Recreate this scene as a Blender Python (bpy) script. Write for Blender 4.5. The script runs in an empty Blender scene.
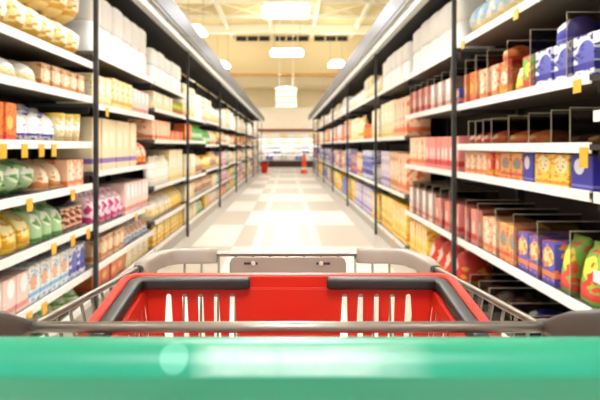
import bpy, bmesh, math, random
from mathutils import Vector, Matrix
PI = math.pi
R = random.Random(11)
C = bpy.context.scene.collection
H = 1.19                                    # eye height
FPX = 650.0

# ------------------------------------------------------------------ helpers
def lin(h):
    if isinstance(h, str):
        c = [int(h[i:i+2], 16)/255 for i in (0, 2, 4)]
    else:
        c = h
    return tuple(x/12.92 if x <= .04045 else ((x+.055)/1.055)**2.4 for x in c) + (1,)

def new_mat(name):
    m = bpy.data.materials.new(name); m.use_nodes = True
    nt = m.node_tree
    return m, nt, nt.nodes['Principled BSDF']

def mat(name, col, rough=.5, metal=0, var=.06, scale=40, emit=0, alpha=1, spec=.5):
    m, nt, b = new_mat(name)
    n = nt.nodes.new('ShaderNodeTexNoise'); n.inputs['Scale'].default_value = scale
    tc = nt.nodes.new('ShaderNodeTexCoord'); nt.links.new(tc.outputs['Object'], n.inputs['Vector'])
    mx = nt.nodes.new('ShaderNodeMix'); mx.data_type = 'RGBA'
    c = lin(col)
    mx.inputs[6].default_value = tuple(max(0, x*(1-var)) for x in c[:3]) + (1,)
    mx.inputs[7].default_value = tuple(min(1, x*(1+var)) for x in c[:3]) + (1,)
    nt.links.new(n.outputs['Fac'], mx.inputs[0]); nt.links.new(mx.outputs[2], b.inputs['Base Color'])
    b.inputs['Roughness'].default_value = rough; b.inputs['Metallic'].default_value = metal
    b.inputs['Specular IOR Level'].default_value = spec
    b.inputs['Alpha'].default_value = alpha
    if emit:
        b.inputs['Emission Color'].default_value = c; b.inputs['Emission Strength'].default_value = emit
    return m

def print_mat(name, c1, c2, c3, seed, rough=.4):
    """printed packaging: ground colour, a blob, bands and small blocks like lettering"""
    r = random.Random(seed)
    m, nt, b = new_mat(name); N = nt.nodes.new; L = nt.links.new
    tc = N('ShaderNodeTexCoord'); sep = N('ShaderNodeSeparateXYZ'); L(tc.outputs['Generated'], sep.inputs[0])
    def math_(op, a, bb=None):
        n = N('ShaderNodeMath'); n.operation = op
        for i, v in enumerate((a, bb)):
            if v is None: continue
            if isinstance(v, (int, float)): n.inputs[i].default_value = v
            else: L(v, n.inputs[i])
        return n.outputs[0]
    X, Z = sep.outputs[0], sep.outputs[2]
    cx, cz = r.uniform(.35, .65), r.uniform(.45, .72)
    dx = math_('MULTIPLY', math_('SUBTRACT', X, cx), r.uniform(.8, 1.2)); dz = math_('MULTIPLY', math_('SUBTRACT', Z, cz), r.uniform(.9, 1.7))
    dist = math_('SQRT', math_('ADD', math_('MULTIPLY', dx, dx), math_('MULTIPLY', dz, dz)))
    blob = math_('LESS_THAN', dist, r.uniform(.24, .38))
    b0 = r.uniform(.06, .2); b1 = b0 + r.uniform(.06, .16)
    band = math_('MULTIPLY', math_('GREATER_THAN', Z, b0), math_('LESS_THAN', Z, b1))
    vo = N('ShaderNodeTexVoronoi'); vo.inputs['Scale'].default_value = r.uniform(4, 8)
    mp = N('ShaderNodeMapping'); mp.inputs['Scale'].default_value = (1, 1, 2.4); mp.inputs['Location'].default_value = (r.random()*9,)*3
    L(tc.outputs['Generated'], mp.inputs[0]); L(mp.outputs[0], vo.inputs['Vector'])
    sc = N('ShaderNodeSeparateColor'); L(vo.outputs['Color'], sc.inputs[0])
    spots = math_('GREATER_THAN', sc.outputs[0], .78)
    def mix(f, a, bb):
        n = N('ShaderNodeMix'); n.data_type = 'RGBA'; L(f, n.inputs[0])
        for i, v in ((6, a), (7, bb)):
            if isinstance(v, tuple): n.inputs[i].default_value = v
            else: L(v, n.inputs[i])
        return n.outputs[2]
    out = mix(blob, lin(c1), lin(c2)); out = mix(spots, out, lin(c3)) if r.random() < .75 else out
    out = mix(band, out, lin(c3))
    L(out, b.inputs['Base Color']); b.inputs['Roughness'].default_value = rough
    return m

def finish(bm, name, mats, smooth=False):
    me = bpy.data.meshes.new(name)
    bmesh.ops.recalc_face_normals(bm, faces=bm.faces)
    bm.to_mesh(me); bm.free()
    for m in (mats if isinstance(mats, (list, tuple)) else [mats]): me.materials.append(m)
    if smooth:
        for p in me.polygons: p.use_smooth = True
    return me

def link(name, me, parent=None, loc=(0, 0, 0), rot=(0, 0, 0), scale=(1, 1, 1)):
    o = bpy.data.objects.new(name, me); C.objects.link(o)
    o.location = loc; o.rotation_euler = rot; o.scale = scale
    if parent: o.parent = parent
    return o

def part(name, bm, m, parent=None, smooth=False, **k):
    return link(name, finish(bm, name, m, smooth), parent, **k)

def tag(o, label, cat=None, group=None, kind=None):
    o['label'] = label
    if cat: o['category'] = cat
    if group: o['group'] = group
    if kind: o['kind'] = kind
    return o

def thing(name, label, cat, loc=(0, 0, 0), rz=0, group=None):
    o = link(name, None, loc=loc, rot=(0, 0, rz)); return tag(o, label, cat, group)

def struct(name, bm, m, label=None):
    o = part(name, bm, m); o['kind'] = 'structure'
    if label: o['label'] = label
    return o

def box(bm, x0, y0, z0, x1, y1, z1, mi=0, bev=0):
    vs = [bm.verts.new(p) for p in ((x0,y0,z0),(x1,y0,z0),(x1,y1,z0),(x0,y1,z0),(x0,y0,z1),(x1,y0,z1),(x1,y1,z1),(x0,y1,z1))]
    fs = [bm.faces.new([vs[i] for i in q]) for q in ((0,3,2,1),(4,5,6,7),(0,1,5,4),(1,2,6,5),(2,3,7,6),(3,0,4,7))]
    for f in fs: f.material_index = mi
    if bev:
        es = list({e for f in fs for e in f.edges})
        bmesh.ops.bevel(bm, geom=es, offset=bev, segments=2, affect='EDGES', profile=.6)
    return bm

def B(*a, **k): return box(bmesh.new(), *a, **k)

def tube(bm, pts, r, n=10, closed=False, cap=True, sq=None):
    """round tube along pts; r a number or list; sq=(a,b) makes an oval a wide, b tall"""
    pts = [Vector(p) for p in pts]; N = len(pts); rings = []
    for i, p in enumerate(pts):
        if closed: t = (pts[(i+1) % N]-pts[i-1])
        else: t = pts[min(i+1, N-1)]-pts[max(i-1, 0)]
        t.normalize()
        up = Vector((0, 0, 1)) if abs(t.z) < .9 else Vector((0, 1, 0))
        s = t.cross(up).normalized(); u = s.cross(t).normalized()
        rr = r[i] if isinstance(r, (list, tuple)) else r
        k = 1.0
        if 0 < i < N-1 or closed:
            a = (pts[i]-pts[i-1]).normalized(); b = (pts[(i+1) % N]-pts[i]).normalized()
            k = 1/max(.5, math.cos(a.angle(b, 0)/2))
        ring = []
        for j in range(n):
            a = 2*PI*(j+.5)/n
            ca, sa = math.cos(a), math.sin(a)
            if sq:
                e = .4
                ca = math.copysign(abs(ca)**e, ca)*sq[0]; sa = math.copysign(abs(sa)**e, sa)*sq[1]
            ring.append(bm.verts.new(p + s*(ca*rr*k) + u*(sa*rr)))
        rings.append(ring)
    M = N if closed else N-1
    for i in range(M):
        a, b = rings[i], rings[(i+1) % N]
        for j in range(n): bm.faces.new((a[j], a[(j+1) % n], b[(j+1) % n], b[j]))
    if cap and not closed:
        bm.faces.new(rings[0][::-1]); bm.faces.new(rings[-1])
    return bm

def T(*a, **k): return tube(bmesh.new(), *a, **k)

def arc(c, r, a0, a1, n, ax='xy', z=0):
    out = []
    for i in range(n+1):
        a = math.radians(a0+(a1-a0)*i/n); p, q = c[0]+r*math.cos(a), c[1]+r*math.sin(a)
        out.append((p, q, z) if ax == 'xy' else (z, p, q) if ax == 'yz' else (p, z, q))
    return out

def lathe(prof, n=20, mi=None):
    bm = bmesh.new(); rings = []
    for (r, z) in prof:
        rings.append([bm.verts.new((r*math.cos(2*PI*j/n), r*math.sin(2*PI*j/n), z)) for j in range(n)])
    for i in range(len(rings)-1):
        for j in range(n):
            f = bm.faces.new((rings[i][j], rings[i][(j+1) % n], rings[i+1][(j+1) % n], rings[i+1][j]))
            if mi: f.material_index = mi[i]
    bm.faces.new(rings[0][::-1]); bm.faces.new(rings[-1])
    return bm

def prism(poly, z0, z1, ax='z'):
    bm = bmesh.new()
    f = (lambda p, h: (p[0], p[1], h)) if ax == 'z' else (lambda p, h: (p[0], h, p[1])) if ax == 'y' else (lambda p, h: (h, p[0], p[1]))
    a = [bm.verts.new(f(p, z0)) for p in poly]; b = [bm.verts.new(f(p, z1)) for p in poly]
    n = len(poly)
    bm.faces.new(a); bm.faces.new(b[::-1])
    for i in range(n): bm.faces.new((a[i], a[(i+1) % n], b[(i+1) % n], b[i]))
    return bm

# ------------------------------------------------------------------ render view
sc = bpy.context.scene
sc.view_settings.view_transform = 'Standard'; sc.view_settings.look = 'None'
sc.view_settings.gamma = 1; sc.view_settings.use_curve_mapping = False
sc.view_settings.exposure = 0.58
cam = bpy.data.cameras.new('camera'); co = bpy.data.objects.new('camera', cam); C.objects.link(co)
co.location = (0, 0, H); co.rotation_euler = (PI/2, 0, 0)
cam.sensor_width = 36; cam.lens = FPX/600*36; cam.shift_x = 13/600; cam.shift_y = -54/600
cam.clip_start = .02; cam.clip_end = 200
cam.dof.use_dof = True; cam.dof.focus_distance = .95; cam.dof.aperture_fstop = 9.0
sc.camera = co
w = bpy.data.worlds.new('world'); sc.world = w; w.use_nodes = True
w.node_tree.nodes['Background'].inputs[0].default_value = lin('F6F8FF')
w.node_tree.nodes['Background'].inputs[1].default_value = .9
sc.cycles.max_bounces = 8; sc.cycles.diffuse_bounces = 5; sc.cycles.transparent_max_bounces = 12
sc.cycles.sample_clamp_indirect = 6

# ------------------------------------------------------------------ materials
M = dict(
    white_lip=mat('white_enamel', 'F4F3EF', .35), shelf=mat('dark_shelf_steel', '5A5650', .5), back=mat('black_back_panel', '1C1A18', .7),
    post=mat('dark_upright_steel', '2A2826', .45), kick=mat('grey_kick_plate', 'BDB7AC', .5),
    alu=mat('brushed_aluminium', '8A8984', .38, .6, .04, 90), plate=mat('grey_valance_steel', '4C4C50', .4, .5, .05, 25),
    bolt=mat('bright_bolt', 'F0F0EA', .2, .6), tag=mat('gold_price_card', 'E2AC2C', .5), tagor=mat('orange_price_card', 'F0A030', .5),
    chrome=mat('zinc_plated_wire', '8C877F', .34, .85, .05, 60), chromed=mat('satin_steel_rod', 'A09A93', .4, .8, .05, 60),
    pad=mat('warm_grey_plastic', 'A69C92', .45), padplate=mat('taupe_plastic_plate', '978A80', .45), red=mat('red_plastic', 'CB2511', .38, var=.03, scale=8),
    black=mat('black_grip_plastic', '2B2927', .5), green=mat('green_handle_plastic', '189274', .33, var=.02, scale=6),
    mint=mat('pale_mint_print', '54AF96', .4, var=.12, scale=60), mint2=mat('faded_mint_print', '48C29E', .4, var=.1, scale=60), bracket=mat('charcoal_bracket_plastic', '4A4743', .45),
    rubber=mat('grey_wheel_rubber', '5E5E5E', .7), cream=mat('cream_ceiling_paint', 'E2CE94', .8, var=.03, scale=2), beam=mat('cream_beam_paint', 'FFFBEA', .7, var=.02),
    bulk=mat('tan_bulkhead_paint', 'EEDDB2', .8, var=.02, scale=1), wall=mat('pale_cream_wall_paint', 'FAEFD2', .8, var=.02, scale=1),
    soffit=mat('off_white_soffit', 'FAF3E4', .7, var=.02), wood=mat('honey_wood_trim', 'D89A3C', .5), vent=mat('dark_vent_louvre', '25221E', .7),
    housing=mat('white_lamp_housing', 'F2F0EA', .5), lamp=mat('glowing_lamp_lens', 'F8FAFF', .5, emit=32), uplight=mat('added_uplight_glow', 'FFFAF0', .5, emit=15),
    redtrim=mat('brick_red_trim', '8A2E1C', .5), dark=mat('maroon_bumper', '36170F', .5), orange=mat('orange_cone_plastic', 'FF5A1A', .5), pink=mat('red_bucket_plastic', 'E8281C', .4),
    clip=mat('white_reflective_band', 'F6F6F6', .4), signwhite=mat('white_sign_board', 'E9E5D8', .5, var=.01), signcream=mat('cream_sign_board', 'C8B680', .5, var=.01),
)
M['channel'] = mat('white_canopy_channel', 'D2D1CC', .4, .2); M['strip'] = mat('added_channel_glow', 'F4F4F0', .5, emit=.6)
# clear shelf dividers
dm, nt, b = new_mat('smoky_clear_plastic')
gl = nt.nodes.new('ShaderNodeBsdfGlossy'); gl.inputs['Roughness'].default_value = .12; gl.inputs['Color'].default_value = (.5, .48, .44, 1)
tr = nt.nodes.new('ShaderNodeBsdfTransparent'); tr.inputs['Color'].default_value = (.72, .70, .66, 1)
ms = nt.nodes.new('ShaderNodeMixShader'); ms.inputs[0].default_value = .12
nt.links.new(tr.outputs[0], ms.inputs[1]); nt.links.new(gl.outputs[0], ms.inputs[2]); nt.links.new(ms.outputs[0], nt.nodes['Material Output'].inputs[0])
M['divider'] = dm; M['divedge'] = mat('divider_edge', 'A59C88', .4)

# floor: checker blocks of white and beige tile with a grey border strip
fm, nt, b = new_mat('checkered_vinyl_tile'); N = nt.nodes.new; L = nt.links.new
tc = N('ShaderNodeTexCoord'); sp = N('ShaderNodeSeparateXYZ'); L(tc.outputs['Object'], sp.inputs[0])
def mth(op, a, bb=None, c=None):
    n = N('ShaderNodeMath'); n.operation = op
    for i, v in enumerate((a, bb, c)):
        if v is None: continue
        if isinstance(v, (int, float)): n.inputs[i].default_value = v
        else: L(v, n.inputs[i])
    return n.outputs[0]
fx, fy = sp.outputs[0], sp.outputs[1]
row = mth('FLOORED_MODULO', mth('FLOOR', mth('DIVIDE', mth('SUBTRACT', fy, 7.7), 2.1)), 2)          # 0 = beige on the wide side
side = mth('LESS_THAN', fx, -.64)
beige = mth('ABSOLUTE', mth('SUBTRACT', mth('SUBTRACT', 1, row), side))
gx = mth('LESS_THAN', mth('FLOORED_MODULO', mth('ADD', fx, .64), .61), .006); gy = mth('LESS_THAN', mth('FLOORED_MODULO', fy, .61), .006)
joint = mth('MULTIPLY', mth('MAXIMUM', gx, gy), .25)
refl_streak = mth('MAXIMUM', mth('LESS_THAN', mth('ABSOLUTE', mth('ADD', fx, .36)), .055), mth('LESS_THAN', mth('ABSOLUTE', mth('SUBTRACT', fx, .36)), .055))  # pale streaks: lamp reflections painted into the beige blocks
beige = mth('MULTIPLY', beige, mth('SUBTRACT', 1, mth('MULTIPLY', refl_streak, .8)))
edge = mth('GREATER_THAN', mth('ABSOLUTE', mth('ADD', fx, .055)), 1.075)
ns = N('ShaderNodeTexNoise'); ns.inputs['Scale'].default_value = 6; L(tc.outputs['Object'], ns.inputs['Vector'])
def mixc(f, a, bb):
    n = N('ShaderNodeMix'); n.data_type = 'RGBA'
    if isinstance(f, float): n.inputs[0].default_value = f
    else: L(f, n.inputs[0])
    for i, v in ((6, a), (7, bb)):
        if isinstance(v, tuple): n.inputs[i].default_value = v
        else: L(v, n.inputs[i])
    return n.outputs[2]
col = mixc(beige, lin('EFEAE0'), lin('C9BFAE')); col = mixc(edge, col, lin('B9B2A6')); col = mixc(joint, col, lin('8F877A'))
col = mixc(mth('MULTIPLY', ns.outputs['Fac'], .08), col, lin('A89C8C'))
L(col, b.inputs['Base Color']); b.inputs['Roughness'].default_value = .28
M['floor'] = fm

# ------------------------------------------------------------------ room
Y0, Y1, XW, ZC = -7.0, 38.0, 9.0, 6.25
struct('floor', B(-XW, Y0, -.1, XW, Y1, 0), M['floor'])
ceil = struct('ceiling', B(-XW, Y0, ZC, XW, Y1, ZC+.1), M['cream'])
struct('wall_far', B(-XW, Y1, 0, XW, Y1+.1, ZC), M['wall'])
struct('wall_left', B(-XW-.1, Y0, 0, -XW, Y1, ZC), M['wall'])
struct('wall_right', B(XW, Y0, 0, XW+.1, Y1, ZC), M['wall'])
for k in range(-4, 6):                                             # long purlins
    x = -.68+1.77*k
    if abs(x) < XW-.2: part('purlin', B(x-.06, Y0, ZC-.22, x+.06, 29.4, ZC-.02), M['beam'], ceil)
for y in (6.7, 11.9, 17.1, 22.3, 24.9):
    part('joist', B(-XW, y-.04, ZC-.16, XW, y+.04, ZC-.04), M['beam'], ceil)
part('girder', B(-XW, 26.9, 5.86, XW, 27.1, ZC-.02), M['beam'], ceil)
for k in range(-4, 5):                                             # thin cross bracing rods
    x = -.68+1.77*k
    part('brace_rod', T([(x, 22.3, ZC-.12), (x+1.77, 24.9, ZC-.12)], .02, 6), M['beam'], ceil)
    part('brace_rod', T([(x+1.77, 22.3, ZC-.12), (x, 24.9, ZC-.12)], .02, 6), M['beam'], ceil)
bz = 4.4
struct('wall_bulkhead', B(-XW, 29.5, bz+.08, XW, 29.7, ZC), M['bulk'], 'tan bulkhead across the ceiling')
struct('trim_1', B(-XW, 29.42, bz-.02, XW, 29.72, bz+.08), M['wood'], 'honey wood trim along the bulkhead edge')
struct('ceiling_rear', B(-XW, 29.72, bz+.1, XW, Y1, bz+.2), M['wall'], 'lower ceiling beyond the bulkhead')
vn = 0
ordw = 'first second third fourth fifth sixth seventh eighth ninth tenth eleventh twelfth thirteenth fourteenth fifteenth sixteenth seventeenth eighteenth nineteenth twentieth'.split()
ordw += ['twenty-'+x for x in ordw[:9]] + ['thirtieth'] + ['thirty-'+x for x in ordw[:9]] + ['fortieth']+['forty-'+x for x in ordw[:9]]
for k in range(-3, 4):
    for j in range(3):
        x = -.68+1.77*k+.15+j*.52
        if not -2.9 < x < 2.9: continue
        t = thing('wall_vent', ordw[vn]+' dark louvred vent from the left atop the tan bulkhead', 'vent', (x+.23, 29.5, 5.96), 0, 'dark vents along the bulkhead top')
        part('vent_frame', prism([(-.23, -.01), (.23, -.01), (.23, .21), (-.23, .21)], -.02, 0, 'y'), M['vent'], t)
        bm = bmesh.new()
        for q in range(4): box(bm, -.21, -.035, .01+q*.05, .21, -.02, .035+q*.05)
        part('louvre', bm, M['vent'], t); vn += 1

def high_bay(x, y, wx, wy, label):
    t = thing('high_bay_light', label, 'ceiling light', (x, y, 4.58), 0, 'glowing rectangular lights under the ceiling')
    part('housing', B(-wx/2, -wy/2, .03, wx/2, wy/2, .11, bev=.015), M['housing'], t)
    part('added_uplight', B(-wx/2+.08, -wy/2+.08, .1102, wx/2-.08, wy/2-.08, .13), M['uplight'], t)  # upward glow added to brighten the ceiling
    part('diffuser', B(-wx/2+.02, -wy/2+.02, 0, wx/2-.02, wy/2-.02, .0298), M['lamp'], t)
    for s in (-1, 1): part('suspension_cable', T([(s*wx*.4, 0, .14), (s*wx*.4, 0, ZC-4.58-.001)], .006, 6), M['chrome'], t)
for i, y in enumerate((-2.3, 4.0, 10.3, 16.6, 24.0)):
    nm = {3: 'large glowing light over the aisle, nearer of the two in view', 4: 'glowing light over the aisle just before the tan bulkhead'}.get(i, 'glowing light high above the aisle, %s from the storefront' % ordw[i])
    high_bay(0 if i != 3 else -.03, y, 1.2, 1.3 if i != 4 else 1.0, nm)
for i, y in enumerate((-5.8, 2.6, 11.0, 19.4, 27.5)):
    if i == 0: continue
    nm = {3: 'glowing light above the left shelves beside the valance', 4: 'small glowing light far left before the bulkhead'}.get(i, 'glowing light over the left neighbouring aisle, %s from the storefront' % ordw[i])
    high_bay(-2.72, y, .55, 1.3, nm)
for i, y in enumerate((-5.8, -.5, 2.6, 11.0, 27.2)):
    if i < 2: continue
    nm = {4: 'small glowing light far right before the bulkhead'}.get(i, 'glowing light over the right neighbouring aisle, %s from the storefront' % ordw[i])
    high_bay(2.05 if i == 4 else 3.3, y, .6, 1.3, nm)
PANEL = mat('added_fill_glow', 'FFF8EE', .5, emit=40)  # fill lights added out of view to brighten the far end
for i in (0, 2):
    t = thing('added_fill_light', ('leftmost', 'middle', 'rightmost')[i]+' added unseen fill light in the lower ceiling before the dairy case', 'ceiling light', ((-5.4, 0, 5.4)[i], 33.2, 4.5-.1), 0, 'added fill lights in the lower ceiling')
    part('panel_frame', B(-.64, -.64, .06, .64, .64, .099), M['housing'], t); part('diffuser', B(-.6, -.6, .04, .6, .6, .0599), PANEL, t)
for sx_ in (-6.0, 6.0):  # unseen lamps added to brighten the store
    for i, y in enumerate((0, 8, 16, 24)):
        high_bay(sx_, y, .6, 1.3, 'added unseen light two aisles to the %s, %s from the storefront' % ('left' if sx_ < 0 else 'right', ordw[i]))

# hanging three-tier sign
t = thing('hanging_sign', 'white three-tier hanging sign on two wires beyond the aisle lights', 'sign', (-.03, 26, 2.72))
for q in range(3):
    part('sign_board', B(-.42, -.03, .02+q*.23, .42, .03, .17+q*.23, bev=.01), M['signwhite'], t)
    part('spacer_strip', B(-.4, -.02, .171+q*.23, .4, .02, .249+q*.23), M['signcream'], t)
part('peaked_top', prism([(-.46, .711), (.46, .711), (.46, .78), (0, .88), (-.46, .78)], -.035, .035, 'y'), M['signwhite'], t)
for s in (-1, 1): part('hanging_wire', T([(s*.27, 0, .8), (s*.27, 0, ZC-2.72-.001)], .012, 6), M['beam'], t)

# ------------------------------------------------------------------ far dairy case
t = thing('dairy_case', 'long open dairy case with white shelves and dark bumper at the far wall', 'refrigerated case', (0, 36.6, 0))
part('base', B(-3.2, -.35, .0, 3.2, .9, .34), M['dark'], t)
part('bumper_rail', B(-3.2, -.42, .14, 3.2, -.351, .24), M['dark'], t)
part('back_panel', B(-3.2, .8, .341, 3.2, .9, 2.04), M['soffit'], t)
part('canopy_trim', B(-3.2, -.36, 2.0, 3.2, -.3, 2.13), M['redtrim'], t); part('top_panel', B(-3.2, -.299, 2.06, 3.2, .9, 2.13), M['soffit'], t)
CL = mat('case_lamp', 'FFFFFF', emit=6.5); part('light_tube', T([(-3.1, -.2, 2.04), (3.1, -.2, 2.04)], .015, 8), CL, t)
dz = [.36, .74, 1.0, 1.3, 1.62]
for z in dz[1:]:
    s = part('shelf', B(-3.2, .1, z-.02, 3.2, .8, z), M['white_lip'], t)
    part('price_rail', B(-3.2, .07, z-.035, 3.2, .099, z+.01), M['alu'], s); part('added_shelf_lamp', T([(-3.1, .13, z-.032), (3.1, .13, z-.032)], .01, 6), CL, s)  # under-shelf lamps added to brighten the case
struct('wall_soffit', B(-XW, 36.3, 2.14, XW, 37.9, 3.35), M['soffit'], 'white soffit above the dairy case')

# ------------------------------------------------------------------ packaging
PAL = dict(
    cream=('F4E8C4', 'FFFFFF', 'E6C45A', 'cream'), yelbag=('F2DC96', 'FBF3D8', 'D9A83C', 'pale yellow'), white=('FDFCF8', 'F6F1E6', 'EAE2D0', 'white'),
    whiteblue=('F8F6F0', 'FFFFFF', '3A36A8', 'white and blue'), orange=('E8803A', 'F6C46A', 'D8443A', 'orange'), peach=('F6C8A0', 'FBE8D0', 'E87A4A', 'peach'),
    green=('B4D8A0', 'F0F4E6', '5CA64A', 'pale green'), tan=('E6C49C', 'F8E6CC', 'C47A3A', 'tan'), yellow=('F4D24A', 'FBF0B0', 'D89A20', 'yellow'),
    multi=('F2F0EC', 'E8A87A', '7AB4DC', 'white and sky blue'), magenta=('E8C8D4', 'F8EEF0', 'C2306A', 'pale pink'), beige=('F0DDB4', 'F8EBD2', '8A6AB0', 'beige and lilac'),
    red=('D8382E', 'F6E0D0', 'F0A030', 'red'), pinkred=('E88A80', 'F8DCD0', 'C83A3A', 'salmon'), darkred=('7A2028', 'B84A40', 'E8C8A0', 'dark red'),
    blue=('2E2CA0', 'E8ECF6', '7A84D0', 'deep blue'), bluewhite=('E6E8F2', '5A60B8', '2E2C90', 'white and indigo'), teal=('E8A860', '3E9C9A', 'D84A3A', 'orange and teal'),
    blueor=('4A4CA8', 'F6D28A', 'E87838', 'blue and orange'), greenyel=('7AB83E', 'F4E24A', 'D83A2A', 'green and yellow'), lilac=('D8CCE0', 'F4E4D6', '8A78B0', 'lilac'),
    yelor=('F6DA5A', 'F8F2C8', 'F08A2E', 'yellow and orange'), grey=('C8C4BC', 'EAE6DE', '8A847C', 'light grey'), brown=('6A4630', 'D8B080', 'B8772E', 'brown'),
    lightblue=('F6F0DC', 'A8CCE8', 'F2DC9A', 'cream and light blue'), rose=('F4D6CC', 'FFFFFF', 'E08A7A', 'rose'),
)
PM = {k: print_mat('print_'+k, v[0], v[1], v[2], i*7+3) for i, (k, v) in enumerate(PAL.items())}
CAPM = {k: mat('cap_'+k, v[2], .4) for k, v in PAL.items()}
FILM = mat('bright_white_paper_wrap', 'FEFDFA', .6, var=.02)

def mesh_carton(tall=False):
    bm = B(-.48, -.5, 0, .48, .5, 1, bev=.018)
    # tuck flap line on top and side seam
    box(bm, -.44, -.42, .9995, .44, .0, 1.004)
    return bm
def rings_mesh(levels, n=20):
    bm = bmesh.new(); rs = []
    for (z, hw, hd, e) in levels:
        ring = []
        for j in range(n):
            a = 2*PI*j/n; c, s = math.cos(a), math.sin(a)
            ring.append(bm.verts.new((math.copysign(abs(c)**e, c)*hw, math.copysign(abs(s)**e, s)*hd, z)))
        rs.append(ring)
    for i in range(len(rs)-1):
        for j in range(n): bm.faces.new((rs[i][j], rs[i][(j+1) % n], rs[i+1][(j+1) % n], rs[i+1][j]))
    bm.faces.new(rs[0][::-1]); bm.faces.new(rs[-1])
    return bm
def wrinkle(bm, amp, seed):
    r = random.Random(seed); ph = [r.uniform(0, 6) for _ in range(6)]
    for v in bm.verts:
        k = amp*min(1, v.co.z*6, (1-v.co.z)*6)
        v.co.y += k*(math.sin(v.co.x*13+ph[0]+v.co.z*7)+.6*math.sin(v.co.z*21+ph[1]-v.co.x*9)); v.co.x *= 1+.25*k*math.sin(v.co.z*17+ph[2])
    return bm
def mesh_pillow():                        # pillow bag with crimped seams top and bottom
    lv = [(0, .44, .03, .8), (.045, .45, .05, .8), (.07, .45, .16, .8), (.16, .46, .34, .85), (.32, .47, .45, .9), (.5, .475, .47, .9), (.68, .47, .44, .9), (.84, .46, .3, .85), (.93, .45, .12, .8), (.955, .45, .04, .8), (1, .44, .025, .8)]
    return wrinkle(rings_mesh(lv), .025, 5)
def mesh_pouch():                         # stand-up bag: wide flat base, folded top
    lv = [(0, .45, .42, .5), (.03, .47, .47, .5), (.25, .475, .47, .55), (.5, .47, .44, .6), (.7, .465, .36, .65), (.84, .46, .2, .7), (.9, .45, .07, .7), (1, .45, .035, .7)]
    return wrinkle(rings_mesh(lv), .022, 9)
def mesh_heap():                          # slumped soft bag lying down
    lv = [(0, .40, .40, .7), (.1, .46, .47, .7), (.35, .475, .475, .75), (.6, .43, .43, .8), (.8, .33, .34, .9), (.93, .19, .2, 1), (1, .06, .06, 1)]
    return wrinkle(rings_mesh(lv), .04, 3)
def mesh_rolls():                         # wrapped pack of paper rolls, 3 wide, 2 high
    bm = bmesh.new()
    for lz in range(2):
        z0 = lz*.5
        lv = [(z0, .0, 0, 0)]
        rs = []
        n = 48
        for (z, k) in ((z0+.004, .9), (z0+.03, .97), (z0+.08, 1), (z0+.42, 1), (z0+.47, .97), (z0+.496, .9)):
            ring = []
            for j in range(n):
                u = j/n
                # rounded rectangle with three lobes along x
                a = 2*PI*u; c, s = math.cos(a), math.sin(a)
                x = math.copysign(abs(c)**.35, c)*.48*k; y = math.copysign(abs(s)**.35, s)*.47*k
                y *= .93+.07*abs(math.cos(x/.96*3*PI))**.5 if abs(s) > .2 else 1
                ring.append(bm.verts.new((x, y, z)))
            rs.append(ring)
        for i in range(len(rs)-1):
            for j in range(n): bm.faces.new((rs[i][j], rs[i][(j+1) % n], rs[i+1][(j+1) % n], rs[i+1][j]))
        bm.faces.new(rs[0][::-1]); bm.faces.new(rs[-1])
    return bm
PROFILES = dict(
    jar=dict(body=[(.40, 0), (.47, .02), (.48, .08), (.48, .66), (.44, .76), (.36, .82), (.36, .86)], lid=[(.39, .82), (.41, .83), (.41, .97), (.38, 1)], label=[(.484, .16), (.487, .165), (.487, .6), (.484, .605)]),
    bottle=dict(body=[(.38, 0), (.46, .02), (.47, .1), (.44, .34), (.47, .58), (.40, .72), (.2, .84), (.17, .9)], lid=[(.2, .88), (.21, .89), (.21, .98), (.18, 1)], label=[(.475, .16), (.478, .165), (.478, .52), (.475, .525)]),
    can=dict(body=[(.44, 0), (.47, .015), (.46, .05), (.46, .95), (.47, .985), (.44, 1)], lid=[(.43, .985), (.43, .999), (.40, 1.001), (.40, 1.002)], label=[(.464, .07), (.468, .075), (.468, .925), (.464, .93)]),
    tub=dict(body=[(.36, 0), (.40, .02), (.455, .88), (.46, .9)], lid=[(.475, .88), (.48, .89), (.48, .97), (.46, 1)], label=[(.405, .1), (.412, .105), (.452, .8), (.447, .805)]),
)
KINDS = dict(carton=('carton', 'carton'), tall=('tall_carton', 'tall carton'), pillow=('pillow_bag', 'pillow bag'), pouch=('stand_up_pouch', 'pouch'), heap=('soft_bag', 'soft bag'),
             rolls=('paper_roll_pack', 'paper roll pack'), jar=('lidded_jar', 'jar'), bottle=('capped_bottle', 'bottle'), can=('food_can', 'can'), tub=('lidded_tub', 'tub'))
CATS = dict(carton='box', tall='box', pillow='bag', pouch='bag', heap='bag', rolls='paper rolls', jar='jar', bottle='bottle', can='can', tub='tub')
BUILD = dict(carton=mesh_carton, tall=mesh_carton, pillow=mesh_pillow, pouch=mesh_pouch, heap=mesh_heap, rolls=mesh_rolls)
cache = {}
def meshes(kind, pal):
    k = (kind, pal)
    if k not in cache:
        if kind in PROFILES:
            P = PROFILES[kind]; bodym = PM[pal] if kind in ('tub',) else M['alu'] if kind == 'can' else CAPM[pal] if kind == 'bottle' else PM[pal]
            cache[k] = (finish(lathe(P['body'], 24), KINDS[kind][0], bodym, True), finish(lathe(P['lid'], 24), 'lid', M['alu'] if kind == 'can' else CAPM[pal], False), finish(lathe(P['label'], 24), 'label', PM[pal], True))
        else:
            cache[k] = (finish(BUILD[kind](), KINDS[kind][0], FILM if (kind == 'rolls' and pal == 'white') else PM[pal], kind not in ('carton', 'tall')),)
    return cache[k]

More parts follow.
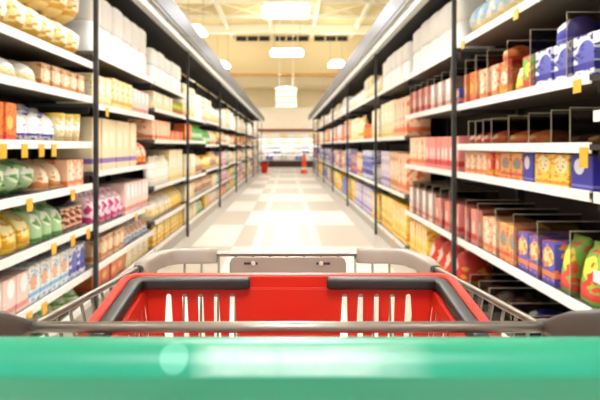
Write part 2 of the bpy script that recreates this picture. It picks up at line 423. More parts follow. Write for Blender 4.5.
n_items = 0
def item(kind, pal, loc, rz, dims, label, group, near):
    """one package: its body, and for jars, bottles, cans and tubs its lid and printed label"""
    global n_items
    ms_ = meshes(kind, pal); nm = KINDS[kind][0]; n_items += 1
    if kind in PROFILES and near:
        t = thing(nm, label, CATS[kind], loc, rz, group); t.scale = dims
        link('body', ms_[0], t); link('lid', ms_[1], t); link('label', ms_[2], t)
    else:
        t = tag(link(nm, ms_[0], None, loc, (0, 0, rz), dims), label, CATS[kind], group)
    return t

# ------------------------------------------------------------------ shelving
XF = {'left': -1.30, 'right': 1.19}
DEPTH = .5
SHELFW = ['lowest', 'second', 'third', 'fourth', 'fifth', 'sixth', 'seventh']
def bay(side, idx, y0, y1, zs, stock, tags=(), dividers=(), post=True, full=True):
    """side, ordinal along its row, near and far end, lip heights (bottom first), stock per shelf"""
    sg = -1 if side == 'left' else 1
    xf = XF[side]; rz = PI/2 if side == 'left' else -PI/2
    X = lambda d: xf + sg*d                                     # d metres behind the shelf front
    bx = lambda d0, ya, z0, d1, yb, z1, **k: B(min(X(d0), X(d1))-xf, ya-y0, z0, max(X(d0), X(d1))-xf, yb-y0, z1, **k)
    bayname = '%s %s bay' % (ordw[idx], side)
    W = y1-y0; e = .0015
    t = thing('shelving_unit', 'shelving unit with dark back and white shelf edges, %s along the %s row' % (ordw[idx], side), 'shelf unit', (xf, y0, 0), 0, 'shelving units of the %s row' % side)
    part('back_panel', bx(DEPTH, y0+e, .0, DEPTH+.04, y1-e, 2.42), M['back'], t)
    part('kick_plate', bx(.03, y0+e, 0, .06, y1-e, zs[0]-.03), M['kick'], t)
    if post and idx % 2 == (0 if side == 'left' else 1): part('upright_post', bx(-.012, y1-.032, 0, .018, y1-e, 2.425), M['post'], t)
    part('rear_upright', bx(DEPTH-.05, y1-.04, zs[0]+.03, DEPTH-.001, y1-e, 2.42), M['post'], t)
    for si, z in enumerate(zs):
        bm = bx(.02, y0+e, z-.012, DEPTH-.052, y1-.042, z+.012)
        s = part('base_deck' if si == 0 else 'shelf', bm, M['shelf'], t)
        part('price_rail', bx(.0185, y0+e, z-.024, .0195, y1-.034, z+.024) if False else bx(.019, y0+e, z-.024, .03, y1-.034, z+.02), M['white_lip'], s)
        if si: 
            part('bracket', bx(.06, y0+.004, z-.06, DEPTH-.053, y0+.012, z-.0125), M['post'], s)
        for (ti, fr, hgt, mm) in tags:
            if ti == si:
                yc = y0+fr*W
                part('price_card', bx(.014, yc-.035, z-.024-hgt, .018, yc+.035, z-.0), M[mm], s)
        # goods
        top = (zs[si+1]-.03) if si+1 < len(zs) else 2.40
        count = {}
        specs = stock[si]
        rowset = []; cuts = []
        for sp_ in specs:
            kind, pal, f0, f1, wd, hg = sp_[:6]; opt = sp_[6] if len(sp_) > 6 else {}
            dp = opt.get('d', min(.3, wd*1.1 if kind in PROFILES else .26)); back = opt.get('back', 0.02); rows = opt.get('rows', 1); stack = opt.get('stack', 1)
            a, b_ = y0+.01+f0*(W-.06), y0+.01+f1*(W-.06)
            n = max(1, int((b_-a)/wd)); wd_ = (b_-a)/n
            cuts += [] if opt.get('nocut') else [a+i*wd_ for i in range(n)]
            for rw in range(rows):
                for st in range(stack):
                    for i in range(n):
                        h_ = hg*R.uniform(.97, 1.03) if kind not in ('carton', 'tall', 'can') else hg
                        z0 = z+.0125+st*hg*1.035+opt.get('lift', 0)
                        if z0+h_ > top: h_ = top-z0-.004
                        if h_ < .03: continue
                        yc = a+(n-1-i+.5)*wd_
                        dd = back+.03+rw*(dp+.012)+dp/2 + (R.uniform(0, .012) if rows == 1 else 0)
                        if dd+dp/2 > DEPTH-.056: continue
                        rowset.append((kind, pal, (X(dd), yc, z0), (wd_*.955, dp*.97, h_), rw, st, i, stack, rows))
        for (di, every, hgt) in dividers:
            if di == si:
                for yc in sorted(cuts)[1::every]:
                    bm = bx(.035, yc-.0008, z+.0125, .40, yc+.0008, z+.012+hgt)
                    bx_ = lambda *q: box(bm, min(X(q[0]), X(q[3]))-xf, q[1]-y0, q[2], max(X(q[0]), X(q[3]))-xf, q[4]-y0, q[5], 1)
                    bx_(.035, yc-.001, z+.009+hgt, .40, yc+.001, z+.013+hgt); bx_(.032, yc-.001, z+.0125, .035, yc+.001, z+.013+hgt)
                    part('divider', bm, [M['divider'], M['divedge']], s)
        tot = {}
        for q in rowset: tot[(q[0], q[1])] = tot.get((q[0], q[1]), 0)+1
        sname = {0: 'bottom', len(zs)-1: 'top'}.get(si, SHELFW[si])
        for (kind, pal, loc, dims, rw, st, i, stack, rows) in sorted(rowset, key=lambda q: (q[4], q[5], -q[2][1])):
            key = (kind, pal, rw, st); count[key] = count.get(key, 0)+1
            lay = ('upper ' if st == 1 else 'topmost ' if st == 2 else 'lower ') if stack > 1 else ''
            lay += ('rear-row ' if rw else 'front-row ') if rows > 1 else ''
            lab = '%s %s%s %s from far end, %s shelf, %s' % (ordw[count[key]-1], lay, PAL[pal][3], KINDS[kind][1], sname, bayname)
            if tot[(kind, pal)] == 1: lab = 'only %s %s on the %s shelf of the %s' % (PAL[pal][3], KINDS[kind][1], sname, bayname)
            item(kind, pal, loc, rz, dims, lab, '%s %ss on the %s shelf of the %s' % (PAL[pal][3], KINDS[kind][1], sname, bayname), y1 < 13)
    return t

# ---- the near bays, shelf by shelf (bottom first): kind, palette, near..far fraction, width, height
bay('left', 0, 2.40, 4.45, [.14, .34, .64, .92, 1.20, 1.505, 1.74], [
    [('heap', 'magenta', .1, .55, .2, .13), ('heap', 'green', .55, .97, .2, .13)],
    [('carton', 'rose', .1, .5, .15, .19, {'rows': 2, 'd': .17}), ('carton', 'multi', .5, .82, .13, .2, {'rows': 2, 'd': .17}), ('carton', 'bluewhite', .82, .98, .12, .2, {'rows': 2, 'd': .17})],
    [('pouch', 'yellow', .1, .56, .16, .19), ('pouch', 'green', .56, .8, .14, .21), ('can', 'darkred', .8, .98, .09, .16)],
    [('pillow', 'green', .1, .6, .17, .19), ('pouch', 'tan', .6, .8, .14, .18), ('carton', 'peach', .8, .98, .12, .17)],
    [('carton', 'orange', .1, .43, .11, .19), ('pouch', 'whiteblue', .43, .74, .16, .205), ('tub', 'cream', .74, .98, .125, .18)],
    [('heap', 'cream', .1, .6, .2, .13), ('carton', 'tan', .6, .98, .15, .14)],
    [('pillow', 'yelbag', .1, .98, .21, .23, {'stack': 2, 'd': .28})],
], tags=[(4, .3, .045, 'tag'), (4, .42, .045, 'tag'), (4, .53, .045, 'tag'), (4, .62, .045, 'tag'), (3, .45, .04, 'tag'), (3, .78, .04, 'tag'), (2, .62, .04, 'tag'), (2, .78, .04, 'tag'), (2, .93, .04, 'tag'), (1, .45, .04, 'tag'), (1, .55, .04, 'tag')])
bay('left', 1, 4.45, 6.50, [.15, .34, .6, 1.0, 1.47, 1.83], [
    [('carton', 'orange', .05, .5, .2, .14), ('carton', 'cream', .5, .97, .2, .14)],
    [('carton', 'tan', .05, .5, .15, .17), ('pouch', 'multi', .5, .97, .15, .18)],
    [('pouch', 'magenta', .05, .5, .17, .25), ('carton', 'rose', .5, .97, .15, .26)],
    [('tall', 'beige', .04, .7, .19, .38), ('pouch', 'red', .7, .97, .14, .24)],
    [('carton', 'cream', .04, .3, .15, .22), ('tall', 'yelbag', .3, .64, .15, .24), ('carton', 'rose', .64, .97, .14, .22)],
    [('rolls', 'white', .04, .98, .3, .46, {'d': .3})],
], tags=[(4, .15, .04, 'tag'), (2, .6, .04, 'tag'), (2, .8, .04, 'tag')])
bay('left', 2, 6.50, 8.55, [.15, .42, .77, 1.24, 1.56, 1.83], [
    [('carton', 'yellow', .04, .97, .2, .2)],
    [('pouch', 'cream', .04, .6, .17, .24), ('pouch', 'yelor', .6, .97, .15, .25)],
    [('bottle', 'white', .04, .5, .11, .3), ('tall', 'cream', .5, .97, .16, .36)],
    [('carton', 'peach', .04, .55, .15, .21), ('carton', 'red', .55, .97, .13, .12)],
    [('carton', 'cream', .04, .6, .16, .18), ('can', 'greenyel', .6, .97, .1, .17)],
    [('rolls', 'white', .04, .97, .32, .36, {'d': .3})],
])
# right row: the first unit is cut by the edge of the picture
bay('right', 0, 1.30, 2.60, [.12, .36, .68, .99, 1.31, 1.62, 1.95], [
    [('heap', 'blue', .4, .95, .2, .14)],
    [('heap', 'greenyel', .4, .95, .2, .16)],
    [('pillow', 'greenyel', .4, .95, .17, .19)],
    [('jar', 'red', .4, .97, .09, .15)],
    [('carton', 'grey', .4, .97, .13, .16)],
    [('carton', 'tan', .4, .97, .14, .2)],
    [('carton', 'cream', .4, .97, .16, .22)],
])
bay('right', 1, 2.60, 4.66, [.12, .52, .99, 1.185, 1.465, 1.91], [
    [('heap', 'blueor', .0, .3, .2, .13, {'back': .1}), ('heap', 'blue', .34, .6, .2, .13, {'back': .12}), ('heap', 'brown', .66, .97, .2, .12, {'back': .12})],
    [('pouch', 'greenyel', .0, .2, .15, .25, {'rows': 2, 'd': .17}), ('carton', 'blueor', .2, .45, .15, .2, {'rows': 2, 'd': .17}), ('carton', 'teal', .45, .6, .13, .21, {'rows': 2, 'd': .17}), ('carton', 'peach', .6, .78, .13, .21), ('carton', 'pinkred', .78, .98, .12, .23)],
    [('carton', 'blue', .02, .13, .12, .165), ('carton', 'yelor', .13, .34, .15, .165), ('carton', 'blue', .34, .42, .12, .165), ('carton', 'teal', .42, .6, .14, .165), ('carton', 'red', .6, .72, .11, .165), ('carton', 'peach', .72, .98, .11, .165)],
    [('heap', 'brown', .0, .3, .2, .05, {'back': .12}), ('heap', 'orange', .34, .64, .2, .08, {'back': .06}), ('heap', 'red', .64, .97, .16, .09, {'back': .02})],
    [('heap', 'blue', .13, .25, .3, .13, {'nocut': 1, 'd': .2, 'lift': .1815}), ('heap', 'orange', .51, .61, .3, .09, {'nocut': 1, 'd': .19, 'lift': .2015}), ('carton', 'bluewhite', .01, .33, .17, .18, {'d': .22}), ('carton', 'greenyel', .33, .42, .12, .18), ('pouch', 'yelor', .42, .5, .12, .19), ('carton', 'red', .5, .62, .2, .2, {'d': .22}), ('carton', 'peach', .62, .8, .12, .2), ('carton', 'orange', .8, .98, .11, .21)],
    [('pillow', 'lightblue', .0, .97, .2, .26, {'stack': 2, 'd': .28})],
], tags=[(5, .4, .03, 'tag'), (5, .9, .03, 'tag'), (4, .05, .03, 'tag'), (3, .02, .06, 'tag')], dividers=[(0, 1, .2), (1, 2, .29), (3, 1, .16), (4, 2, .3)])
bay('right', 2, 4.66, 6.71, [.12, .52, .99, 1.48, 1.88], [
    [('heap', 'red', .04, .55, .24, .3, {'d': .3}), ('tall', 'yelor', .56, .97, .13, .33)],
    [('carton', 'pinkred', .04, .4, .14, .22), ('carton', 'rose', .4, .97, .14, .24)],
    [('tall', 'pinkred', .04, .6, .13, .26), ('tall', 'peach', .6, .97, .12, .27)],
    [('carton', 'blueor', .03, .1, .12, .12), ('tall', 'rose', .1, .5, .13, .22), ('tall', 'pinkred', .5, .97, .12, .23)],
    [('rolls', 'white', .02, .97, .32, .44, {'d': .3})],
], dividers=[(1, 2, .32), (3, 2, .28)])
bay('right', 3, 6.71, 8.76, [.14, .67, 1.28, 1.88], [
    [('tall', 'yelor', .04, .5, .15, .4), ('tall', 'yellow', .5, .97, .15, .4)],
    [('tall', 'peach', .04, .3, .13, .42), ('tall', 'tan', .3, .6, .14, .44), ('tall', 'lilac', .6, .97, .14, .44)],
    [('tall', 'peach', .04, .45, .14, .42), ('tall', 'cream', .45, .97, .14, .44)],
    [('rolls', 'white', .03, .97, .32, .4, {'d': .3})],
], tags=[(0, .3, .03, 'tagor'), (0, .7, .03, 'tagor')])

# ---- the rest of both rows
LP = dict(base=[('carton', 'cream'), ('tall', 'yellow'), ('carton', 'rose'), ('pouch', 'green'), ('tall', 'red'), ('bottle', 'white')],
          low=[('pouch', 'rose'), ('carton', 'magenta'), ('bottle', 'darkred'), ('pouch', 'green'), ('carton', 'cream'), ('tub', 'yellow')],
          mid=[('pouch', 'peach'), ('carton', 'orange'), ('jar', 'yelor'), ('pouch', 'cream'), ('bottle', 'green'), ('carton', 'tan')],
          hi=[('pouch', 'cream'), ('carton', 'yelbag'), ('tub', 'white'), ('can', 'orange'), ('carton', 'rose')],
          top=[('rolls', 'white'), ('heap', 'cream'), ('heap', 'white'), ('rolls', 'cream')])
RP = dict(base=[('tall', 'yellow'), ('tall', 'lilac'), ('tall', 'yelor'), ('carton', 'bluewhite'), ('bottle', 'blue')],
          low=[('tall', 'bluewhite'), ('tall', 'tan'), ('tall', 'blueor'), ('jar', 'peach'), ('tub', 'grey')],
          mid=[('tall', 'cream'), ('tall', 'peach'), ('tall', 'rose'), ('pouch', 'yelbag'), ('jar', 'orange')],
          top=[('rolls', 'white'), ('heap', 'cream'), ('heap', 'white'), ('rolls', 'cream'), ('pouch', 'rose')])
def auto(side, idx, y0, y1):
    q = R
    far = idx > 6
    if side == 'left':
        zs = [.15, .44, .75, 1.25, 1.58] if idx % 2 else [.15, .44, .78, 1.2, 1.6]
        lists = [LP['base'], LP['low'], LP['low'], LP['mid'], LP['top']]; hs = [.22, .24, .32, .26, .45]
    else:
        zs = [.14, .67, 1.28, 1.88]
        lists = [RP['base'], RP['low'], RP['mid'], RP['top']]; hs = [.42, .45, .44, .38]
    st = []
    for L_, h in zip(lists, hs):
        k1, k2 = q.sample(L_, 2); m_ = q.uniform(.35, .65)
        row = []
        for (kd, pl), a, b_ in ((k1, .04, m_), (k2, m_, .97)):
            wd = (.34 if far else .3) if kd in ('rolls', 'heap') else (.3 if idx > 9 else .24 if far else .16)
            if kd in PROFILES: wd = min(wd, .2)
            hh = h*q.uniform(.85, 1.0)
            if kd == 'heap': hh = h*.8
            if kd in ('can', 'tub', 'jar'): hh = min(hh, .24)
            row.append((kd, pl, a, b_, wd, hh, {'d': .28 if kd in ('rolls', 'heap') else min(.24, wd)}))
        st.append(row)
    bay(side, idx, y0, y1, zs, st, tags=[(0, .5, .03, 'tagor')] if side == 'right' and idx < 7 else [])
for i in range(3, 15): auto('left', i, 2.40+2.05*i, 2.40+2.05*(i+1))
for i in range(4, 15): auto('right', i, 2.60+2.05*(i-1)+.01, 2.60+2.05*i+.01)

# ---- valance canopies along both rows, one for each pair of units
def canopy(side, k, y0, y1):
    sg = 1 if side == 'left' else -1               # towards the aisle
    xf = XF[side]; Z = 2.43
    t = thing('shelf_canopy', 'grey metal valance over the %s shelves, %s segment from the camera' % (side, ordw[k]), 'canopy', (xf, y0, Z), 0, 'metal valances over the %s shelves' % side)
    def bx(d0, z0, d1, z1, ya=.002, yb=None, **kk):
        a, b_ = sorted((sg*d0, sg*d1)); return B(a, ya, z0, b_, (y1-y0-.002) if yb is None else yb, z1, **kk)
    part('front_rail', bx(-.02, 0, .035, .035), M['channel'], t)
    ch = part('soffit_channel', bx(.0355, .012, .125, .02), M['channel'], t)
    part('added_glow_strip', bx(.042, .008, .082, .0118, .03, y1-y0-.03), M['strip'], ch)  # added glow that makes the channel read bright silver, not a lamp
    part('outer_rail', bx(.1255, .0, .15, .035), M['alu'], t)
    part('valance_plate', bx(.1505, .03, .158, .225), M['plate'], t)
    part('top_shade_sheet', bx(-.53, .0355, .15, .042), M['back'], t)  # extended back over the shelf and black, added to darken the interior
    n = 5
    for i in range(n):
        y = (i+.5)*(y1-y0)/n
        bm = lathe([(.016, 0), (.014, -.006), (.006, -.011)], 10)
        part('bolt', bm, M['bolt'], t, loc=(sg*.097, y, .0118))
for k in range(-1, 7):
    canopy('left', k+1, max(.4, 4.45+4.1*k-4.1)+.0, 4.45+4.1*k) if k < 7 else None
canopy('left', 8, 4.45+4.1*6, 33.15)
for k in range(-1, 7):
    canopy('right', k+1, max(.56, 4.67+4.1*k-4.1), 4.67+4.1*k)
canopy('right', 8, 4.67+4.1*6, 31.31)

# ---- goods in the dairy case
for si, z in enumerate(dz):
    hts = [.3, .2, .24, .26, .3][si]; n = 16
    for i in range(n):
        pal = [['white', 'bluewhite', 'white', 'multi'], ['rose', 'white', 'bluewhite', 'white'], ['white', 'rose', 'multi', 'white'], ['white', 'cream', 'white', 'lightblue'], ['white', 'cream', 'white', 'yelbag']][si][(i//2) % 4]
        x = -1.62+(i+.5)*3.3/n
        item('tub' if si == 1 else 'carton', pal, (x, 36.6+(.35 if si else .2), z+.001), 0, (.19, .2, hts), '%s package from the left on the %s shelf of the far dairy case' % (ordw[i], ['bottom', 'second', 'third', 'fourth', 'top'][si]), 'packages on the %s shelf of the dairy case' % ['bottom', 'second', 'third', 'fourth', 'top'][si], False).name = 'dairy_tub' if si == 1 else 'dairy_carton'

# ---- bucket and cone near the end of the aisle
t = thing('bucket', 'small red bucket on the floor at the far end of the aisle', 'bucket', (-.99, 28.6, 0))
part('pail', lathe([(.11, 0), (.12, .01), (.175, .4), (.19, .41), (.19, .43), (.165, .43), (.11, .03)], 24), M['pink'], t, True)
part('bail_handle', T(arc((0, .4), .185, 0, 180, 14, 'xz'), .008, 8), M['clip'], t)
t = thing('safety_cone', 'orange safety cone with white band on the floor before the dairy case', 'cone', (.75, 28.4, 0))
part('base', B(-.18, -.18, 0, .18, .18, .04, bev=.012), M['orange'], t)
part('cone_body', lathe([(.145, .0405), (.14, .06), (.105, .4), (.075, .6), (.05, .8), (.03, .84), (.02, .85)], 24), M['orange'], t, True)
part('reflective_band', lathe([(.134, .15), (.137, .152), (.125, .26), (.122, .262)], 24), M['clip'], t)

# ------------------------------------------------------------------ the shopping cart
cart = thing('shopping_cart', 'wire shopping cart with green push handle and grey bumper corners in the aisle', 'shopping cart', (0, .8, 0))
def cp(p): return (p[0], p[1]-.8, p[2])
def cpt(ps): return [cp(p) for p in ps]
ZR = 1.0
FX, FY, RX, RY = .214, 1.144, .268, .685
sx = lambda y: FX+(RX-FX)*(FY-y)/(FY-RY)
rail = [(-RX, RY-.13, ZR), (-RX, RY, ZR), (-sx(1.09), 1.09, ZR)] + arc((-FX+.045, FY-.045), .045, 180, 90, 6, z=ZR) + arc((FX-.045, FY-.045), .045, 90, 0, 6, z=ZR) + [(sx(1.09), 1.09, ZR), (RX, RY, ZR), (RX, RY-.13, ZR)]
part('top_rail', T(cpt(rail), .0045, 10), M['chrome'], cart, True)
part('rear_rod', T(cpt([(-RX, RY-.012, ZR+.0025), (RX, RY-.012, ZR+.0025)]), .0058, 12), M['chromed'], cart, True)
ZF = .755                                                       # basket floor of the cart
def slope(y): return ZF-.02
for s, nm in ((-1, 'side_lattice'), (1, 'side_lattice')):
    bm = bmesh.new()
    y = FY-.06
    while y > RY-.1:
        x = sx(y)
        tube(bm, cpt([(s*(x+.002), y, ZR+.001), (s*(x-.004), y, ZR-.03), (s*(x-.03), y, ZF)]), .0022, 6); y -= .031
    for zz in (.955, .88, .81):
        k = (ZR-zz)/(ZR-ZF)*.03
        tube(bm, cpt([(s*(sx(RY-.1)-k), RY-.13, zz), (s*(sx(FY-.05)-k), FY-.05, zz)]), .0026, 6)
    part(nm, bm, M['chrome'], cart, True)
bm = bmesh.new()
for i in range(-6, 7):
    x = i*.03
    tube(bm, cpt([(x, FY, ZR), (x, FY-.004, ZR-.05), (x, FY-.03, ZF)]), .0021, 6)
for zz in (.93, .84): tube(bm, cpt([(-FX+.02, FY-.012, zz), (FX-.02, FY-.012, zz)]), .0026, 6)
part('front_lattice', bm, M['chrome'], cart, True)
bm = bmesh.new()
for i in range(-5, 6): tube(bm, cpt([(i*.038, FY-.03, ZF), (i*.042, RY-.13, ZF)]), .0022, 6)
for y in (1.1, 1.0, .9, .8, .7, .59): tube(bm, cpt([(-sx(y)+.03, y, ZF-.004), (sx(y)-.03, y, ZF-.004)]), .003, 6)
part('floor_lattice', bm, M['chrome'], cart, True)
bm = bmesh.new()                                                # rear gate wires
for i in range(-6, 7): tube(bm, cpt([(i*.04, RY-.13, ZR-.05), (i*.036, RY-.13, ZF)]), .0022, 6)
tube(bm, cpt([(-RX, RY-.13, ZR-.05), (RX, RY-.13, ZR-.05)]), .003, 6)
part('rear_gate_lattice', bm, M['chrome'], cart, True)
for s in (-1, 1):                                               # grey bumper corners
    pts = [(s*sx(1.015), 1.012, ZR), (s*sx(1.04), 1.04, ZR), (s*sx(1.09), 1.09, ZR)] + [(s*p[0], p[1], p[2]) for p in arc((FX-.045, FY-.045), .045, 0, 90, 6, z=ZR)] + [(s*.15, FY, ZR), (s*.123, FY, ZR)]
    pts = [(p[0], p[1], p[2]-.003) for p in pts]
    g = part('bumper_corner', T(cpt(pts), [.0115]+[.0134]*(len(pts)-2)+[.0125], 16, sq=(.8, 1.0)), M['pad'], cart, True)
    part('collar', T(cpt([(s*sx(1.012), 1.011, ZR-.002), (s*sx(1.0), 1.0, ZR-.001)]), .007, 10), M['black'], g)
pl = part('front_plate', prism([(-.1, -.07), (.103, -.07), (.103, -.014), (.1, -.007), (.095, -.0045), (-.092, -.0045), (-.097, -.007), (-.1, -.014)], FY-.8-.012, FY-.8-.006, 'y'), M['padplate'], cart, loc=(0, 0, ZR))
for s in (-1, 1):
    part('slot', prism([(s*.063-.012, -.0165), (s*.063+.012, -.0165), (s*.063+.012, -.0125), (s*.063-.012, -.0125)], FY-.8-.0132, FY-.8-.0121, 'y'), M['black'], pl)
    rv = part('rivet', lathe([(.0042, 0), (.004, .0015), (.002, .0028)], 12), M['bolt'], pl, loc=(s*.063-(.004 if s > 0 else -.004), FY-.8-.0133, -.0145), rot=(PI/2, 0, 0))
# push handle: worn pale print, ragged at its edges
WORN, nt, b = new_mat('worn_mint_print'); N = nt.nodes.new; L = nt.links.new
tc = N('ShaderNodeTexCoord'); sp = N('ShaderNodeSeparateXYZ'); L(tc.outputs['Generated'], sp.inputs[0])
n1 = N('ShaderNodeTexNoise'); n1.inputs['Scale'].default_value = 55; n1.inputs['Detail'].default_value = 4; L(tc.outputs['Object'], n1.inputs['Vector'])
ex = mth('MINIMUM', mth('MULTIPLY', sp.outputs[0], 9), mth('MULTIPLY', mth('SUBTRACT', 1, sp.outputs[0]), 3.2))
ez = mth('MULTIPLY', mth('MINIMUM', sp.outputs[2], mth('SUBTRACT', 1, sp.outputs[2])), 7)
wf = mth('MINIMUM', 1, mth('MINIMUM', ex, ez))
wf = mth('MULTIPLY', wf, mth('ADD', .45, mth('MULTIPLY', n1.outputs['Fac'], .7)))
L(mixc(wf, lin('189274'), lin('A8CFC2')), b.inputs['Base Color']); b.inputs['Roughness'].default_value = .4
HY, HZ = .455, 1.0325
hp = [(-.285+.57*i/24, 0, 0) for i in range(25)]
hd = part('push_handle', bmesh.new(), M['green'], cart, loc=(0, HY-.8, HZ))
bpy.data.objects.remove(hd)
def oval_bar(x0, x1, ry, rz, n=32, seg=1):
    bm = bmesh.new(); rs = []
    for i in range(seg+1):
        x = x0+(x1-x0)*i/seg
        rs.append([bm.verts.new((x, math.cos(2*PI*j/n)*ry, math.sin(2*PI*j/n)*rz)) for j in range(n)])
    for i in range(seg):
        for j in range(n): bm.faces.new((rs[i][j], rs[i][(j+1) % n], rs[i+1][(j+1) % n], rs[i+1][j]))
    bm.faces.new(rs[0]); bm.faces.new(rs[-1][::-1]); return bm
HPROF = [(-.0198, .001), (-.0205, .003), (-.0203, .006), (-.0185, .011), (-.014, .0175), (-.008, .0215), (0, .023), (.009, .0215), (.016, .016), (.02, .008), (.021, 0), (.019, -.010), (.012, -.019), (.012, -.029), (.003, -.0285), (-.0055, -.0215), (-.0125, -.011), (-.0172, -.003)]
hd = part('push_handle', prism(HPROF, -.262, .262, 'x'), M['green'], cart, True, loc=(0, HY-.8, HZ))
hd.data.set_sharp_from_angle(angle=1.2)
def decal(x0, x1, a0, a1, off, n=14, round_left=False, seg=24):
    """a printed patch on the front of the grip; a0..a1 run up the profile from its lower front edge (0) to its top (1)"""
    P = [Vector((0, p[0], p[1])) for p in (HPROF[-1:] + HPROF[:7])]
    Ls = [0]
    for p, q in zip(P, P[1:]): Ls.append(Ls[-1]+(q-p).length)
    def at(u):
        d = u*Ls[-1]; k = max(i for i in range(len(P)-1) if Ls[i] <= d+1e-9)
        f = (d-Ls[k])/(Ls[k+1]-Ls[k]); p = P[k].lerp(P[k+1], f); t_ = (P[k+1]-P[k]).normalized()
        return p.y - t_.z*off, p.z + t_.y*off
    bm = bmesh.new(); g = []
    for i in range(seg+1):
        x = x0+(x1-x0)*i/seg; k = math.sqrt(max(1e-4, 1-((i/seg-.5)*2)**2)) if round_left else 1
        am, ah = (a0+a1)/2, (a1-a0)/2*k
        g.append([bm.verts.new((x, *at(am-ah+2*ah*j/n))) for j in range(n+1)])
    for i in range(seg):
        for j in range(n): bm.faces.new((g[i][j], g[i+1][j], g[i+1][j+1], g[i][j+1]))
    return bm
part('label_emblem', decal(-.086, -.0665, .22, .80, .0007, round_left=True), M['mint'], hd, True)['label'] = 'pale round emblem at the left of the green handle'
part('label_panel', decal(-.066, .1, .16, .84, .0005), WORN, hd, True)['label'] = 'pale mint worn print along the green handle'
for s in (-1, 1):
    part('end_cap', oval_bar(s*.2625, s*.285, .022, .024), M['bracket'], hd, True)
    part('handle_bracket', T(cpt([(s*.270, RY+.006, ZR), (s*.2715, RY-.02, ZR+.004), (s*.275, .61, ZR+.02), (s*.277, .53, HZ+.008), (s*.277, .478, HZ+.0)]), [.0065, .009, .015, .017, .0165], 16, sq=(.85, 1.0)), M['bracket'], cart, True)
# undercarriage
for s in (-1, 1):
    part('rear_leg', T(cpt([(s*.262, RY-.13, ZR-.01), (s*.265, RY-.08, .6), (s*.27, .62, .17)]), .011, 10), M['chrome'], cart, True)
    part('base_rail', T(cpt([(s*.27, .62, .17), (s*.2, 1.14, .15)]), .011, 10), M['chrome'], cart, True)
    part('floor_strut', T(cpt([(s*.2, 1.12, .17), (s*.19, .95, .74)]), .009, 10), M['chrome'], cart, True)
    for (x, y) in ((.27, .62), (.2, 1.13)):
        cs = part('caster', B(-.02, -.02, .1, .02, .02, .14), M['chrome'], cart, loc=cp((s*x, y, 0)))
        part('wheel', lathe([(.025, -.014), (.058, -.012), (.06, 0), (.058, .012), (.025, .014)], 20), M['rubber'], cs, True, loc=(0, 0, .061), rot=(0, PI/2, 0))

# ------------------------------------------------------------------ the red hand basket
TILT = math.radians(-7.0)                                        # the near side sits lower
bk = thing('shopping_basket', 'red plastic hand basket with black folded handles inside the wire cart', 'shopping basket', (.002, .875, 1.02))
bk.rotation_euler = (-TILT, 0, 0)
bk.rotation_euler = (math.radians(7.0), 0, 0)
# local: y=0 far outer edge, y=-BD near outer edge, z=0 rim top
BW, BD, FL, BH = .2205, .30, .0105, .205
wx_t, wy_f, wy_n = BW-FL, -FL, -BD+FL
dr = .022                                                        # draft of the walls
def ring_rect(hw, yf, yn, z, rad, n=5):
    out = []
    for (cx, cy, a) in ((hw-rad, yf-rad, 0), (-hw+rad, yf-rad, 90), (-hw+rad, yn+rad, 180), (hw-rad, yn+rad, 270)):
        for i in range(n+1):
            t_ = math.radians(a+90*i/n); out.append((cx+rad*math.cos(t_), cy+rad*math.sin(t_), z))
    return out
def loft(rings, cap_last=False):
    bm = bmesh.new(); vs = [[bm.verts.new(p) for p in r] for r in rings]; n = len(vs[0])
    for i in range(len(vs)-1):
        for j in range(n): bm.faces.new((vs[i][j], vs[i][(j+1) % n], vs[i+1][(j+1) % n], vs[i+1][j]))
    if cap_last: bm.faces.new(vs[-1])
    return bm
LG = .0198
rim = loft([ring_rect(BW, 0, -BD, -.012, .022), ring_rect(BW, 0, -BD, -.002, .022), ring_rect(BW-.002, -.002, -BD+.002, 0, .021), ring_rect(wx_t+.001, wy_f-.0, wy_n, 0, .012), ring_rect(wx_t-.001, wy_f-.002, wy_n+.002, -.002, .012), ring_rect(wx_t-.002, wy_f-.003, wy_n+.003, -.0163, .012), ring_rect(wx_t-LG+.001, wy_f-.0035, wy_n+.0035, -.0166, .003), ring_rect(wx_t-LG, wy_f-.004, wy_n+.004, -.0185, .003)])
part('rim', rim, M['red'], bk, True).data.set_sharp_from_angle(angle=.6)
def slot_wall(P, half, z0, z1, slots):
    """wall from u=-half..half, v=z0 (top)..z1 (bottom) with tapered slots (u, w_top, w_bottom, v_top, v_bottom); P(u, v) -> point"""
    bm = bmesh.new()
    F = lambda pts: bm.faces.new([bm.verts.new(P(u, v)) for u, v in pts])
    slots = sorted(slots)
    edges = [-1.0]+[(slots[i][0]+slots[i+1][0])/2/half for i in range(len(slots)-1)]+[1.0]
    # solid pieces wider than one pitch stay as the neighbours' margins
    for i, (u, wt, wb, vt, vb) in enumerate(slots):
        a, b_ = edges[i], edges[i+1]
        ea = (lambda v, a=a: a*half_at(v)); eb = (lambda v, b_=b_: b_*half_at(v))
        c = wt/2
        archp = [(u-c*math.cos(q*PI/6), vt-c*(1-math.sin(q*PI/6))) for q in range(7)]
        F([(ea(z0), z0), (eb(z0), z0), (eb(vt), vt)] + archp[3:4][::-1] + [(ea(vt), vt)])
        F([(ea(vt), vt)] + archp[3::-1] + [(ea(vt-c), vt-c)])
        F([(eb(vt), vt)] + archp[3:] + [(eb(vt-c), vt-c)])
        F([(ea(vt-c), vt-c), (u-wt/2, vt-c), (u-wb/2, vb), (ea(vb), vb)])
        F([(eb(vt-c), vt-c), (u+wt/2, vt-c), (u+wb/2, vb), (eb(vb), vb)])
        F([(ea(vb), vb), (u-wb/2, vb), (u+wb/2, vb), (eb(vb), vb), (eb(z1), z1), (ea(z1), z1)])
    bmesh.ops.remove_doubles(bm, verts=bm.verts, dist=1e-6)
    return bm
zt, zb = -.0185, -BH
k_ = lambda v: (zt-v)/(zt-zb)                                    # 0 top, 1 bottom
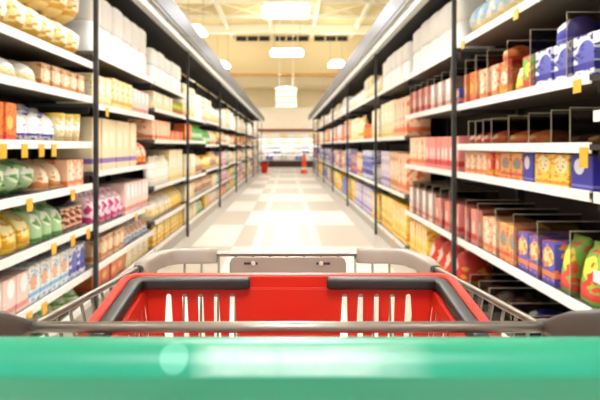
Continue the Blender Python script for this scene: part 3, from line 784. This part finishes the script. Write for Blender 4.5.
half_w, half_s = wx_t-LG, (wy_f-wy_n)/2-.004
ymid = (wy_f+wy_n)/2
long_slots = [(s*(.0745+.0211*i), .0066, .0172, -.0245, -.125) for s in (-1, 1) for i in range(5)]
short_slots = [(-.120+.0218*i, .008, .0145, -.035, -.125) for i in range(12)]
def mk(P, half, slots, hfun):
    global half_at
    half_at = hfun
    bm = slot_wall(P, half, zt, zb, slots)
    return bm
walls = []
for nm, P, half, slots, hf in (
    ('far_wall', lambda u, v: (u, wy_f-.004-dr*k_(v), v), half_w, long_slots, lambda v: half_w-dr*k_(v)),
    ('near_wall', lambda u, v: (u, wy_n+.004+dr*k_(v), v), half_w, long_slots, lambda v: half_w-dr*k_(v)),
    ('side_wall', lambda u, v: (-half_w+dr*k_(v), ymid+u, v), half_s, short_slots, lambda v: half_s-dr*k_(v)),
    ('side_wall', lambda u, v: (half_w-dr*k_(v), ymid+u, v), half_s, short_slots, lambda v: half_s-dr*k_(v))):
    o = part(nm, mk(P, half, slots, hf), M['red'], bk)
    md = o.modifiers.new('thickness', 'SOLIDIFY'); md.thickness = .0018; md.offset = 0
hb, ha = half_w-dr, half_s-dr
part('bottom', B(-hb, ymid-ha, zb-.001, hb, ymid+ha, zb+.002), M['red'], bk)
for s in (-1, 1):                                                # folded black handles
    xo = wx_t-.0102; yo = wy_f-.0102; yn = wy_n+.0102
    x_in = .0505
    pts = [(s*x_in, yo, -.0078), (s*(x_in+.004), yo, -.0078), (s*(xo-.02), yo, -.0078), (s*(xo-.006), yo-.002, -.0078), (s*(xo-.001), yo-.007, -.0078), (s*xo, yo-.02, -.0078),
           (s*xo, yn+.02, -.0078), (s*(xo-.001), yn+.007, -.0078), (s*(xo-.006), yn+.002, -.0078), (s*(xo-.02), yn, -.0078), (s*x_in, yn, -.0078)]
    hnd = part('handle', T(pts, [.0065]+[.0086]*9+[.0075], 16, sq=(.97, .86)), M['black'], bk, True)
    hnd['label'] = 'black folded handle along the %s rim of the basket' % ('left' if s < 0 else 'right')
print('ITEMS', n_items)
